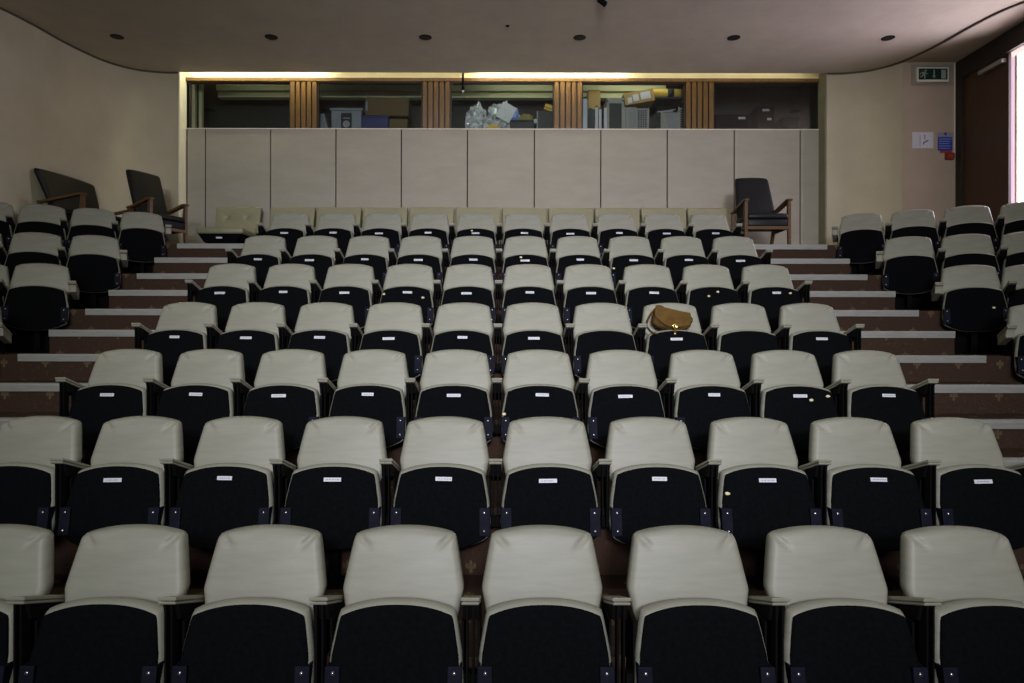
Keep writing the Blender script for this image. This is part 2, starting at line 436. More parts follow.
# ------------------------------------------------------------------ windows, slatted piers, cupboard
wins = [(188,289.5),(317,421.7),(450,553.4),(582,684.9),(713.6,819)]
piers = [(289.5,317),(421.7,450),(553.4,582),(684.9,713.6)]
WZ0, WZ1 = CZ+2.922, CZ+3.565
for k, (a, b) in enumerate(wins):
    x0, x1 = PX(a), PX(b); n = bmesh.new(); f = 0.012
    for bx_ in ((x0,x0+f,WZ0,WZ1),(x1-f,x1,WZ0,WZ1),(x0+f,x1-f,WZ0,WZ0+f),(x0+f,x1-f,WZ1-f,WZ1)):
        box(n, bx_[0], bx_[1], BW+0.02, BW+0.07, bx_[2], bx_[3])
    fr = obj('window_%d' % (k+1), n, 'door_frame', kind='structure')
    obj('pane', B(x0+f-0.004, x1-f+0.004, BW+0.04, BW+0.046, WZ0+f-0.004, WZ1-f+0.004), 'glass', fr)
PL = ['beside the empty leftmost window','between the tub window and the polythene bag window','between the polythene bag window and the flight case window','beside the dark rightmost window']
for k, (a, b) in enumerate(piers):
    x0, x1 = PX(a), PX(b); n = bmesh.new(); W = x1-x0; p = W/5
    for j in range(5):
        c = x0 + p*(j+0.5); box(n, c-p*0.38, c+p*0.38, BW-0.012, BW+0.046, WZ0, WZ1, bev=0.004)
    pr = obj('slatted_pier', n, 'slat'); obj('backing_board', B(x0, x1, BW+0.046, BW+0.09, WZ0, WZ1), 'door_frame', pr)
    tag(pr, 'varnished vertical slat timber pier '+PL[k], 'pier', 'slatted timber piers between the windows')
# store room behind the glass
n = bmesh.new()
box(n, -4.6, 4.6, 10.55, 10.65, CZ+2.7, CEIL+0.3); box(n, -4.7,-4.6, BW+0.1, 10.65, CZ+2.7, CEIL+0.3); box(n, 4.6,4.7, BW+0.1, 10.65, CZ+2.7, CEIL+0.3)
obj('wall_store', n, 'store_dark', kind='structure')
obj('ceiling_store', B(-4.6,4.6,BW+0.12,10.55,CEIL+0.3,CEIL+0.4), 'store_dark', kind='structure')
SH = CZ+2.90
obj('floor_store', B(-4.6,4.6,BW+0.1,10.55,SH-0.1,SH), 'store_dark', kind='structure')
n = bmesh.new(); box(n,-4.2,2.4,10.02,10.16,CZ+3.68,CZ+3.86); box(n,-4.2,2.4,10.08,10.2,CZ+3.60,CZ+3.68)
trim(n, 'store_beam')
obj('wall_light_baffle', B(2.69,2.72,BW+0.1,10.55,SH,CEIL+0.3), 'store_dark', kind='structure')  # divider added to keep the store lamps out of the last bay
n = bmesh.new(); box(n,PX(192,9.8),PX(195.5,9.8),9.78,9.84,SH,CZ+3.8); box(n,PX(199,9.8),PX(202,9.8),9.78,9.84,SH,CZ+3.8)
trim(n, 'store_beam')

# lights in the slot
def tube_light(name, x0, x1, mat, label):
    t = empty(name, ((x0+x1)/2, 9.25, CEIL+0.19), 0, label, 'strip light', 'fluorescent strips in the ceiling slot')
    h = (x1-x0)/2
    n = bmesh.new(); tube(n, [(-h+0.03,0,0),(h-0.03,0,0)], 0.014, 10); obj('tube', n, mat, t, smooth=True)
    n = bmesh.new(); box(n,-h,-h+0.03,-0.02,0.02,-0.02,0.06); box(n,h-0.03,h,-0.02,0.02,-0.02,0.06); box(n,-h,h,-0.03,0.03,0.04,0.215)
    obj('batten', n, 'trim_cream', t)
tube_light('fluorescent_strip', -4.30,-2.35,'tube','bright fluorescent strip in the ceiling slot above the leftmost window')
tube_light('fluorescent_strip', -2.25,-0.62,'tube_dim','dim fluorescent strip in the ceiling slot above the tub window')
tube_light('fluorescent_strip', -0.42,1.75,'tube','bright fluorescent strip in the ceiling slot right of the hanging cable')
tube_light('fluorescent_strip', 1.85,4.2,'tube_dim','dim fluorescent strip in the ceiling slot towards the right end')

# ------------------------------------------------------------------ stored things behind the windows
def at(x, d): return (x-502)*d/683
def boxpx(name, x0, x1, y0, y1, d, depth, mat, label, cat, parts=None, bev=0.005, rot=0, group=None, floor=True):
    """a thing spanning these image columns/rows at depth d; stands on the shelf unless floor is False"""
    X0, X1 = at(x0,d), at(x1,d); Z1 = CZ+(341-y0)*d/683; Z0 = SH if floor else CZ+(341-y1)*d/683
    cx = (X0+X1)/2; w = (X1-X0)/2; h = Z1-Z0
    e = empty(name, (cx, d, Z0), 0, label, cat, group)
    if rot: e.rotation_euler = (0, rot, 0)
    obj('body', B(-w, w, 0, depth, 0, h, bev=bev), mat, e)
    return e, w, h
# bay 2
e,w,h = boxpx('storage_tub', 331, 361, 108.5, 128, 9.62, 0.3, 'grey_dim', 'pale grey plastic tub with dark print behind second window', 'tub')
obj('rim', B(-w-0.02,w+0.02,-0.02,0.32,h-0.03,h+0.005,bev=0.006), 'grey_dim', e)
n = bmesh.new()
box(n,-0.075,0.075,-0.004,0.001,0.02,h-0.06)
obj('printed_panel', n, 'graphic', e)
n = bmesh.new(); lathe(n, [(0.001,0),(0.045,0.001),(0.05,0.003)], 16, Matrix.Translation((0,-0.005,h*0.42)) @ Matrix.Rotation(PI/2,4,'X')); box(n,-0.05,0.05,-0.006,-0.004,h*0.62,h*0.66)
obj('print_mark', n, 'grey_ink', e)
e,w,h = boxpx('tray', 321, 329.5, 113, 128, 9.66, 0.25, 'grey_dim', 'pale folded plastic sheet leaning left of the printed tub', 'sheet', rot=-0.25)
obj('fold', B(-w,w*0.3,-0.03,0.0,0,h*0.6,bev=0.004), 'grey_dim', e)
e,w,h = boxpx('crate', 361.5, 388, 115.5, 128, 9.62, 0.3, 'blue_plastic', 'navy blue plastic crate below the cardboard box in second window', 'crate')
obj('rim', B(-w-0.012,w+0.012,-0.012,0.312,h-0.03,h,bev=0.005), 'blue_plastic', e)
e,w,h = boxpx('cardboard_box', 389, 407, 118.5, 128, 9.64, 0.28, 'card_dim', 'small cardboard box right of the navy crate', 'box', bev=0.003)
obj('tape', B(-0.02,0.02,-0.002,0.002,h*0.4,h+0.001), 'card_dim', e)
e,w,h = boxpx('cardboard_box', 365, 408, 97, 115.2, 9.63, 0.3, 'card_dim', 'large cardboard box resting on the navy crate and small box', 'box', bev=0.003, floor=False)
obj('tape', B(-w-0.001,-w+0.03,-0.002,0.002,h*0.25,h*0.75), 'grey_dim', e)
e.rotation_euler = (0, 0.02, 0)
# bay 3: polythene bags
def crumple(name, x, y, d, rx, ry, rz, seed, label, mat='film', amp=0.28):
    cz = SH + rz*0.9
    o = empty(name, (at(x,d), d, SH), 0, label, 'bag', None)
    n = bmesh.new(); bmesh.ops.create_icosphere(n, subdivisions=4, radius=1)
    for v in n.verts:
        p = v.co.copy()
        a = noise.noise(p*1.6+Vector((seed,0,0)))*amp*1.2 + abs(noise.noise(p*3.1+Vector((0,seed,0))))*amp*1.7 - abs(noise.noise(p*6.5+Vector((0,0,seed))))*amp*1.1 - 0.05
        q = p*(1+a); v.co = Vector((q.x*rx, q.y*ry, max(q.z, -0.85)*rz + rz*0.85))
    obj('film', n, mat, o)
    return o
o = crumple('polythene_bag', 475.5, 117, 9.68, 0.165, 0.10, 0.235, 3.1, 'small crumpled clear polythene bag at the left of the third window')
o = crumple('polythene_bag', 503, 112, 9.98, 0.27, 0.13, 0.305, 8.4, 'large crumpled clear polythene bag with white and blue contents')
n = bmesh.new(); bmesh.ops.create_icosphere(n, subdivisions=2, radius=1)
for v in n.verts: v.co = Vector((v.co.x*0.10+0.13, v.co.y*0.06-0.10, v.co.z*0.09+0.36))*(1+0.25*noise.noise(v.co*2))
obj('blue_wrapper', n, varied('blue_wrapping', rgb(90,120,210), rgb(130,160,230), 9, 0.4), o)
n = bmesh.new(); box(n,-0.26,-0.04,-0.19,-0.17,0.24,0.48, mtx=Matrix.Rotation(0.5,4,'Y')); obj('white_folder', n, 'white_paper', o)
e,w,h = boxpx('carton', 487, 498, 124, 128, 9.52, 0.06, 'card_yellow', 'thin yellow wooden offcut in front of the polythene bags', 'offcut', bev=0.002)
obj('end_cap', B(w-0.01,w+0.004,-0.003,0.063,0,h,bev=0.001), 'card', e)
e.name = 'wood_offcut'
e,w,h = boxpx('equipment_case', 510, 533, 119, 128, 9.60, 0.15, 'dark_case', 'low dark equipment box under the olive cloth', 'case')
obj('lid_edge', B(-w-0.004,w+0.004,-0.004,0.254,h-0.03,h-0.015), 'black_metal', e)
o = empty('folded_cloth', (at(526,9.66),9.72,SH+h+0.001), 0, 'crumpled olive cloth on the low dark equipment box', 'cloth')
n = bmesh.new(); bmesh.ops.create_icosphere(n, subdivisions=3, radius=1)
for v in n.verts:
    a = 1+0.35*noise.noise(v.co*2.2+Vector((5,1,0))); v.co = Vector((v.co.x*0.11*a+0.0, v.co.y*0.09*a, max(0,v.co.z*0.085*a+0.02)))
obj('cloth_body', n, 'cloth_olive', o, smooth=True)
e,w,h = boxpx('speaker_box', 537, 553, 110.5, 128, 9.62, 0.25, 'dark_case', 'dark upright equipment case beside the slatted pier in third window', 'case')
n = bmesh.new()
for s in (-1,1): box(n, s*w-0.008, s*w+0.008, -0.006, 0.01, 0, h)
obj('corner_edging', n, 'grey_case', e); e.name = 'equipment_case.005'
e2 = empty('work_lamp', (at(535,9.55),9.55,SH), 0, 'small black clip lamp with a white head left of the dark case', 'lamp')
obj('stem', B(-0.012,0.012,-0.01,0.01,0,0.15), 'black_metal', e2)
n = bmesh.new(); lathe(n, [(0.012,0),(0.022,0.01),(0.022,0.05),(0.012,0.06)], 14); obj('lamp_head', n, 'white_paper', e2, smooth=True, loc=(0,0,0.15))
e3,w3,h3 = boxpx('card_sheet', 543, 553, 104, 110, 9.66, 0.12, 'card_yellow', 'yellow card lying tilted on the dark upright case', 'card', floor=False, rot=0.35, bev=0.002)
obj('folded_flap', B(-w3,w3,-0.01,0.0,h3*0.3,h3*0.5), 'card', e3)
# bay 4
e,w,h = boxpx('board', 582.5, 587, 98, 128, 9.62, 0.3, 'grey_plastic', 'tall pale grey board standing at the left of the fourth window', 'board', bev=0.003)
obj('top_clip', B(-w*0.8,w*0.8,0,0.06,h,h+0.03,bev=0.004), 'dark_case', e)
o = empty('tarpaulin', (at(591,9.68),9.7,SH), 0, 'dark folded tarpaulin between grey board and white rails', 'tarpaulin')
n = bmesh.new(); xz(n, [(-0.06,0),(0.07,0),(0.05,0.2),(0.085,0.42),(0.03,0.38),(-0.03,0.41),(-0.07,0.3)], -0.05, 0.1); bmesh.ops.subdivide_edges(n, edges=n.edges[:], cuts=2)
for v in n.verts: v.co += Vector((0,noise.noise(v.co*9)*0.02,0))
obj('folded_sheet', n, 'dark_case', o)
e,w,h = boxpx('cardboard_box', 588, 600, 89, 106, 9.85, 0.2, 'card', 'upright cardboard box behind the tarpaulin and white rails', 'box', bev=0.003)
obj('flap', B(-w,w,-0.07,0.0,h*0.42,h*0.45), 'card', e)
for k,(x,y,lb) in enumerate(((596,107,'white metal rail, leftmost of three standing left of the flight case'),(599.6,109,'white metal rail in the middle of three left of the flight case'),(604.8,107.5,'white metal rail standing closest left of the flight case'))):
    hgt = CZ+(341-y)*9.6/683-SH
    o = empty('metal_rail', (at(x,9.6),9.6,SH), 0, lb, 'rail', 'white rails behind the fourth window')
    n = bmesh.new(); box(n,-0.02,0.02,-0.02,0.02,0,hgt,bev=0.005); obj('upright', n, 'white_paper', o)
    n = bmesh.new(); lathe(n, [(0.012,0),(0.018,0.006),(0.018,0.02),(0.008,0.028)], 12); obj('end_cap', n, 'chrome', o, loc=(0,0,hgt))
e,w,h = boxpx('flight_case', 607.5, 622.5, 98.5, 128, 9.6, 0.3, 'dark_case', 'tall black flight case with wide aluminium edging behind fourth window', 'case')
n = bmesh.new()
for s in (-1,1): box(n, s*w-0.018, s*w+0.018, -0.008, 0.02, 0, h-0.06, bev=0.003)
box(n, -w-0.018, w+0.018, -0.01, 0.30, h-0.06, h+0.012, bev=0.004)
obj('aluminium_edging', n, 'aluminium', e)
n = bmesh.new()
for s in (-1,1): lathe(n, [(0.012,0),(0.02,0.005),(0.012,0.018),(0.002,0.02)], 12, Matrix.Translation((s*w,-0.01,h-0.02)) @ Matrix.Rotation(PI/2,4,'X'))
obj('corner_ball', n, 'chrome', e, smooth=True)
def silver_case(x0,x1,y0,label,perf,slope=0):
    e,w,h = boxpx('silver_case', x0,x1,y0,128,9.62,0.3,'grey_case',label,'case')
    n = bmesh.new()
    for s in (-1,1): box(n, s*w-0.01, s*w+0.01, -0.007, 0.01, 0, h+0.005, bev=0.002)
    obj('edging', n, 'aluminium', e)
    n = bmesh.new()
    if perf:
        nx = max(2,int(w*2/0.035)); nz = int(h/0.035)
        for i in range(nx):
            for j in range(nz):
                c = (-w+0.02+(2*w-0.04)*(i+0.5)/nx, 0.02+(h-0.04)*(j+0.5)/nz)
                xz(n, [(c[0]+0.012*math.cos(q*PI/3), c[1]+0.012*math.sin(q*PI/3)) for q in range(6)], -0.004, 0.002)
        obj('vent_holes', n, 'graphic', e)
    else:
        xz(n, [(-w+0.03,0),(-w*0.1,0),(-w+0.05,h-0.02),(-w+0.02,h-0.02)], -0.012, -0.002); obj('front_brace', n, 'aluminium', e)
    return e
silver_case(624,635,106.5,'plain silver case with diagonal brace right of the flight case',False)
silver_case(635.8,648,107.5,'silver case with rows of round vents behind fourth window',True)
silver_case(661,677.5,111.5,'low grey case under loose sheets at right of fourth window',False)
silver_case(678.5,684.5,107,'slim silver case with vents squeezed against the right pier',True)
o = empty('paper_sheet', (at(665,9.7),9.62,SH+(CZ+(341-111)*9.62/683-SH)), 0, 'loose grey sheets lying on the low grey case', 'sheets')
obj('lower_sheet', B(-0.13,0.09,0,0.2,0.002,0.01, mtx=Matrix.Rotation(-0.05,4,'Y')), 'grey_plastic', o)
obj('upper_sheet', B(-0.07,0.14,0.02,0.22,0.014,0.03, mtx=Matrix.Rotation(-0.15,4,'Y')), 'grey_case', o)
e,w,h = boxpx('cardboard_box', 625, 655, 90, 102, 9.66, 0.26, 'card', 'tilted long cardboard box with white labels on the silver cases', 'box', floor=False, rot=-0.18, bev=0.003)
e.location.z += 0.0
for (a,b,c,d) in ((-0.17,-0.11,0.02,0.1),(-0.09,-0.01,0.035,0.13),(0.02,0.16,0.04,0.14)): obj('paper_label', B(a,b,-0.003,0.001,c,d), 'white_paper', e)
o = empty('cardboard_tube', (at(668,9.75),9.75,CZ+(341-92.5)*9.75/683), 0, 'yellow card roll with dark band lying along the top right', 'tube')
n = bmesh.new(); tube(n, [(-0.28,0,0),(0.25,0,0)], 0.06, 20); obj('roll', n, 'card_yellow', o, smooth=True)
n = bmesh.new(); tube(n, [(-0.02,0,0),(0.07,0,0)], 0.062, 20); obj('dark_band', n, 'graphic', o, smooth=True)
obj('support_bracket', B(-0.25,0.24,-0.03,0.3,-0.085,-0.062), 'dark_case', o)
# bay 5: dark cases with white stickers
for (x0,x1,y0,lx,ly,lb) in ((716,750,113.5,741.5,117,'low black case with pale sticker at the left of the rightmost window'),(757,774,105,765.5,109,'upright black case with two pale stickers behind the rightmost window'),(782,800,116,0,0,'low black case at the right of the rightmost window')):
    e,w,h = boxpx('black_case', x0,x1,y0,128,9.75,0.3,'black_metal',lb,'case')
    if lx:
        for q,(sx,sy,sw) in enumerate([(lx,ly,0.05)]+([(769,118,0.03)] if lx>760 else [])):
            cx = at(sx,9.75)-e.location.x; cz_ = CZ+(341-sy)*9.75/683-SH
            obj('sticker', B(cx-sw,cx+sw,-0.003,0.001,cz_-0.018,cz_+0.014), 'white_paper', e)
    else: obj('handle', B(-0.06,0.06,-0.02,0.0,h*0.5,h*0.6,bev=0.004), 'dark_case', e)
# hanging cable with a small bulb
o = empty('hanging_cable', (at(462.5,9.22),9.22,CZ+(341-90)*9.22/683), 0, 'black cable with small white bulb hanging in front of third window', 'cable')
n = bmesh.new(); tube(n, [(0,0,0.05),(0,0,0.247)], 0.014, 8); obj('flex', n, 'black_metal', o, smooth=True)
n = bmesh.new(); lathe(n, [(0.014,0.0),(0.022,0.015),(0.02,0.05),(0.012,0.06)], 12); obj('lamp_holder', n, 'black_metal', o, smooth=True)
n = bmesh.new(); lathe(n, [(0.004,-0.03),(0.016,-0.018),(0.018,-0.004),(0.012,0.004)], 12); obj('bulb', n, 'white_paper', o, smooth=True)

# ------------------------------------------------------------------ ceiling fittings
for k in range(6):
    x = (116.5+154.2*k-502)*8.13/683
    o = empty('downlight', (x,8.13,CEIL), 0, 'round black recessed ceiling downlight, %s of six from the left' % ORD[k], 'downlight', 'unlit downlights in a row across the ceiling')
    n = bmesh.new(); lathe(n, [(0.070,-0.004),(0.075,-0.002),(0.075,0.0)], 28); obj('rim', n, 'black_metal', o, smooth=True)
    n = bmesh.new(); lathe(n, [(0.066,-0.006),(0.045,-0.0045)], 28); obj('baffle', n, 'hole', o)
o = empty('smoke_detector', ((507-502)*7.83/683,7.83,CEIL), 0, 'tiny dark ceiling sensor between the middle downlights', 'sensor')
n = bmesh.new(); lathe(n, [(0.012,-0.012),(0.02,-0.006),(0.022,0.0)], 16); obj('sensor_body', n, 'black_metal', o, smooth=True)
o = empty('spotlight', ((602-502)*7.26/683,7.22,CEIL), 0, 'small black spotlight bracket hanging from the ceiling at top edge', 'spotlight')
n = bmesh.new(); box(n,-0.02,0.02,-0.1,0.0,-0.02,0); obj('bracket', n, 'black_metal', o)
n = bmesh.new(); tube(n, [(-0.06,-0.02,-0.015),(0.03,0.02,-0.045)], [0.02,0.03], 12); obj('spotlight_head', n, 'black_metal', o, smooth=True)
o = empty('ceiling_vent', ((506-502)*7.1/683,7.03,CEIL), 0, 'pale grey ceiling vent plate at the top edge of view', 'vent')
n = bmesh.new(); box(n,-0.26,0.26,-0.2,0.06,-0.012,0,bev=0.004); obj('vent_frame', n, 'grey_plastic', o)
n = bmesh.new()
for i in range(5): box(n,-0.22,0.22,-0.18+0.04*i,-0.16+0.04*i,-0.016,-0.010)
obj('vent_slots', n, 'grey_case', o)

# ------------------------------------------------------------------ right alcove: door, signs
FX = WX-0.012
n = bmesh.new()
box(n, FX-0.02, WX+0.02, DY0-0.06, DY1-0.001, DZ1, CEIL-0.02); box(n, FX-0.02, WX+0.10, DY1-0.10, DY1-0.001, LAND, DZ1); box(n, FX-0.02, WX+0.10, DY0-0.06, DY0+0.02, FZ[7], DZ1)
dr = obj('door_1', n, 'door_frame', kind='structure')
lf = obj('door_leaf', B(WX+0.0, WX+0.025, 7.93, DY1-0.10, LAND+0.005, DZ1-0.004), 'door_wood', dr)
obj('leaf_edge', B(WX-0.003, WX+0.027, 7.915, 7.93, LAND+0.005, DZ1-0.004), 'door_frame', lf)
obj('door_closer', B(WX-0.06, WX-0.002, 7.95, 8.35, DZ1-0.10, DZ1-0.05, bev=0.006), 'closer', dr)
# open leaf, swung out into the corridor
lf = obj('door_leaf', B(WX+0.02, WX+0.82, DY0-0.03, DY0+0.015, LAND+0.005, DZ1-0.004), 'door_wood', dr)
# corridor outside: floor, wall with daylight put in as its own glow, and glazing
obj('floor_corridor', B(WX+0.14, 8.4, 6.2, 13.0, LAND-0.1, LAND), 'pink_wall', kind='structure')
obj('wall_corridor', B(7.0, 7.1, 9.33, 13.0, LAND, CEIL+0.6), 'pink_glow', kind='structure')
gw = obj('window_6', B(7.0, 7.06, 9.29, 9.33, LAND, CEIL+0.6), 'trim_cream', kind='structure')
obj('pane', B(7.02, 7.03, 6.4, 9.29, LAND, CEIL+0.6), 'daylight', gw)
AY = 8.80
ax = lambda x, d=AY-0.055: (x-502.3)*d/683
az = lambda y: CZ+(341.8-y)*(AY-0.03)/683
def APL(n, x0,x1,y0,y1,t0,t1): return box(n, ax(x0,AY-t1),ax(x1,AY-t1),AY-t1,AY-t0+(0.003 if t0 == 0 else 0),az(y1),az(y0))
o = empty('exit_sign', (ax(933),AY,az(84)), 0, 'green running man emergency exit sign in a pale frame on alcove wall', 'exit sign')
def under(o, bm):
    bmesh.ops.translate(bm, verts=bm.verts[:], vec=-Vector(o.location)); return bm
obj('backing_plate', under(o, APL(bmesh.new(),912,953.5,63.5,84,0,0.012)), 'grey_box', o)
n = bmesh.new(); APL(n,917,949,67.2,82,0.012,0.05); bmesh.ops.bevel(n, geom=n.edges[:], offset=0.006, segments=2, affect='EDGES'); obj('sign_frame', under(o,n), 'trim_cream', o)
obj('sign_face', under(o, APL(bmesh.new(),918.8,947.4,68.8,79.7,0.05,0.054)), 'green_sign', o)
def sgn(pts, name):
    n = bmesh.new(); xz(n, [(ax(x),az(y)) for x,y in pts], AY-0.0565, AY-0.0535); obj(name, under(o,n), 'sign_white', o)
# running figure: head, body with arms, legs
n = bmesh.new()
xz(n, [(ax(925.6+0.95*math.cos(q*PI/5)),az(70.9+0.95*math.sin(q*PI/5))) for q in range(10)], AY-0.0565, AY-0.0535)
for pts in ([(922.6,72.2),(925.2,72.0),(924.6,75.2),(922.4,75.0)],[(922.8,72.2),(923.2,73.0),(921.0,73.8),(920.3,75.2),(919.7,74.9),(920.4,73.2)],[(925.0,72.2),(926.4,73.8),(927.6,73.2),(927.8,73.8),(926.2,74.8),(924.6,73.2)],
            [(922.4,74.8),(923.6,75.4),(922.2,77.2),(919.9,77.6),(919.8,76.8),(921.6,76.4)],[(923.2,75.0),(924.6,74.8),(925.6,76.4),(925.0,79.0),(924.1,78.9),(924.4,76.8)]):
    xz(n, [(ax(x),az(y)) for x,y in pts], AY-0.0565, AY-0.0535)
obj('running_man_symbol', under(o,n), 'sign_white', o)
sgn([(933.4,70.2),(934.6,70.2),(934.6,76.0),(935.9,76.0),(934.0,78.3),(932.1,76.0),(933.4,76.0)], 'arrow_symbol')
sgn([(941.2,70.2),(945.6,70.2),(945.6,78.8),(941.2,78.8)], 'doorway_symbol')
# white notice with a small plan drawing
o = empty('notice', (ax(922.7),AY,az(147)), 0, 'white paper notice with a small drawing on the alcove wall', 'notice')
obj('sheet', under(o, APL(bmesh.new(),912.3,933.5,131,147.2,0,0.004)), 'white_paper', o)
n = bmesh.new(); APL(n,919.0,930.6,132.2,146.4,0.004,0.0046); obj('drawing_area', under(o,n), varied('pale_lilac_print', rgb(196,192,206), rgb(206,202,214), 30, 0.7), o)
n = bmesh.new()
for pts in ([(923,141.3),(928.2,138.6),(928,140),(924.4,141.6),(923.2,144),(922.8,143.6)],[(924.0,133.5),(924.6,133.5),(925.2,138.4),(924.4,138.4)],[(919.6,134),(920.0,134),(920.0,145.6),(919.6,145.6)]):
    xz(n, [(ax(x,AY),az(y)) for x,y in pts], AY-0.0056, AY-0.004)
obj('drawing_lines', under(o,n), 'ink', o)
o = empty('notice', (ax(945),AY,az(150)), 0, 'blue printed instruction notice with pale border beside the dark door frame', 'notice')
n = bmesh.new(); APL(n,938,952.5,136,149.5,0,0.006); obj('sheet', under(o,n), 'blue_sign', o)
n = bmesh.new(); APL(n,937,953.8,131.3,136,0,0.004); obj('header', under(o,n), 'grey_ink', o)
n = bmesh.new(); xz(n, [(ax(945.3+1.5*math.cos(q*PI/6),AY),az(132.8+1.5*math.sin(q*PI/6))) for q in range(12)], AY-0.006, AY-0.004); obj('round_mark', under(o,n), 'blue_sign', o)
n = bmesh.new()
for r in range(5): APL(n,939,951.5-(r*37%5)*0.5,137.8+r*2.3,138.3+r*2.3,0.006,0.007)
obj('lettering', under(o,n), 'pale_ink', o)
o = empty('notice', (ax(946),AY,az(152)), 0, 'thin red label strip directly below the blue notice', 'label strip')
obj('strip', under(o, APL(bmesh.new(),940.5,952,149.7,152,0,0.008)), 'red', o); o.name = 'label_strip'
o = empty('call_point', (ax(951),AY,az(159)), 0, 'small red brown fire call point box beside the door frame', 'call point')
n = bmesh.new(); APL(n,946.8,955.2,152.2,159,0,0.05); bmesh.ops.bevel(n, geom=n.edges[:], offset=0.008, segments=2, affect='EDGES'); obj('housing', under(o,n), 'red_brown', o)
obj('press_plate', under(o, APL(bmesh.new(),948.8,953.2,153.8,157.4,0.05,0.053)), 'red', o)
n = bmesh.new(); APL(n,954.3,955.2,62,152.2,0,0.012); o = obj('conduit', n, 'trim_cream'); tag(o, 'thin pale vertical conduit running up to the ceiling from the call point', 'conduit')

# ------------------------------------------------------------------ tip-up seat meshes (origin on the floor below the back's top edge)
def seat_back():
    hw = lerp_tab([(0.42,0.192),(0.50,0.214),(0.585,0.231),(0.68,0.214),(0.77,0.197),(0.80,0.191)])
    zt = lambda u: 0.800-0.027*abs(u)**2.2
    zb = lambda u: 0.445+0.02*abs(u)**3
    yc = lambda z: -0.012-0.105*((0.80-z)/0.36)+0.03
    cr_ = [((0.185,0.772),(0.128,0.728)),((0.176,0.780),(0.140,0.742))]
    def front(x, z, u, v):
        e = 0.012*(1-u*u)*(1-v*v)
        for (p,q) in cr_:
            px,pz = abs(x)-p[0], z-p[1]; dx,dz = q[0]-p[0], q[1]-p[1]; L2 = dx*dx+dz*dz
            t = max(0,min(1,(px*dx+pz*dz)/L2)); d2 = (px-dx*t)**2+(pz-dz*t)**2
            e -= 0.017*(1-0.7*t)*math.exp(-d2/0.00003)
        return e
    return mesh_of('backrest', pad(hw, zt, zb, yc, 0.075, 0.024, 41, 37, 0.018, 14, front), 'vinyl', True)
pan_y = lambda z: -0.216-0.10*((0.575-z)/0.38)
def seat_pan_mesh(grow, y_off, th, r, mat, name, nu=27, nv=27, bulge=0.0):
    hw0 = lerp_tab([(0.19,0.202),(0.25,0.224),(0.32,0.231),(0.42,0.224),(0.55,0.201),(0.585,0.196)])
    hw = lambda z: hw0(z)+grow
    zt = lambda u: 0.580+grow*0.9-0.034*abs(u)**2.3
    zb = lambda u: 0.198-grow*0.6+0.055*abs(u)**2.6
    yc = lambda z: pan_y(z)+y_off
    return mesh_of(name, pad(hw, zt, zb, yc, th, r, nu, nv, 0.015, 14, lambda x,z,u,v: bulge*(1-u*u)*(1-v*v)), mat, True)
ME = {}
ME['back'] = seat_back()
ME['pan'] = seat_pan_mesh(0.010, 0.032, 0.062, 0.024, 'vinyl', 'seat_pan')
ME['cover'] = seat_pan_mesh(-0.001, -0.004, 0.016, 0.006, 'black_cloth', 'underside_cover', 21, 21, 0.010)
def bracket(s):
    n = bmesh.new(); th = math.atan2(0.10,0.38)
    box(n, -0.026, 0.026, -0.006, 0.004, -0.066, 0.066, bev=0.004)
    m = Matrix.Translation((s*0.213, pan_y(0.33)-0.024, 0.33)) @ Matrix.Rotation(-th*0.6,4,'X')
    bmesh.ops.transform(n, matrix=m, verts=n.verts[:])
    box(n, s*0.232-0.004, s*0.232+0.004, pan_y(0.33)-0.02, pan_y(0.33)+0.10, 0.27, 0.39)
    return mesh_of('hinge_bracket', n, 'bracket')
ME['br-1'] = bracket(-1); ME['br1'] = bracket(1)
def bolt(s, z):
    n = bmesh.new(); lathe(n, [(0.008,0),(0.008,0.003),(0.005,0.006),(0.001,0.007)], 10)
    bmesh.ops.transform(n, matrix=Matrix.Translation((s*0.211, pan_y(z)-0.03, z)) @ Matrix.Rotation(PI/2,4,'X'), verts=n.verts[:])
    return mesh_of('bolt', n, 'chrome', True)
for s in (-1,1):
    for q,z in enumerate((0.372,0.290)): ME['bo%d%d'%(s,q)] = bolt(s,z)
def arm(s, bmat='black_metal'):
    n = bmesh.new(); X = s*0.265
    sl = lambda y: 0.532+(-0.055-y)*0.335
    y0,y1 = -0.288,-0.055
    for (a,b,w) in ((0.013,0.027,0.033),(0.0,0.011,0.031)):      # two laminations with a shadow line between
        yz(n, [(y0+0.004,sl(y0)+a-0.006),(y1,sl(y1)+a-0.006),(y1,sl(y1)+b-0.006),(y0,sl(y0)+b-0.006)], X-w, X+w)
    yz(n, [(y0+0.008,sl(y0)+0.004),(y1,sl(y1)+0.004),(y1,sl(y1)+0.008),(y0+0.008,sl(y0)+0.008)], X-0.027, X+0.027)
    bmesh.ops.bevel(n, geom=n.edges[:], offset=0.0025, segments=1, affect='EDGES')
    a_ = mesh_of('armrest', n, 'arm')
    n = bmesh.new()
    yz(n, [(y0+0.03,sl(y0)-0.007),(y1,sl(y1)-0.007),(y1,sl(y1)-0.055),(y0+0.05,sl(y0)-0.075)], X-0.027, X+0.027)
    b_ = mesh_of('arm_bracket', n, bmat)
    n = bmesh.new()
    for e in (-0.011,0.011): box(n, X+e-0.0035, X+e+0.0035, -0.272, -0.225, 0.30, 0.607)
    c_ = mesh_of('arm_upright', n, 'black_metal')
    return a_, b_, c_
ME['arm1'] = arm(1); ME['arm-1'] = arm(-1); ME['carm1'] = arm(1,'arm'); ME['carm-1'] = arm(-1,'arm')
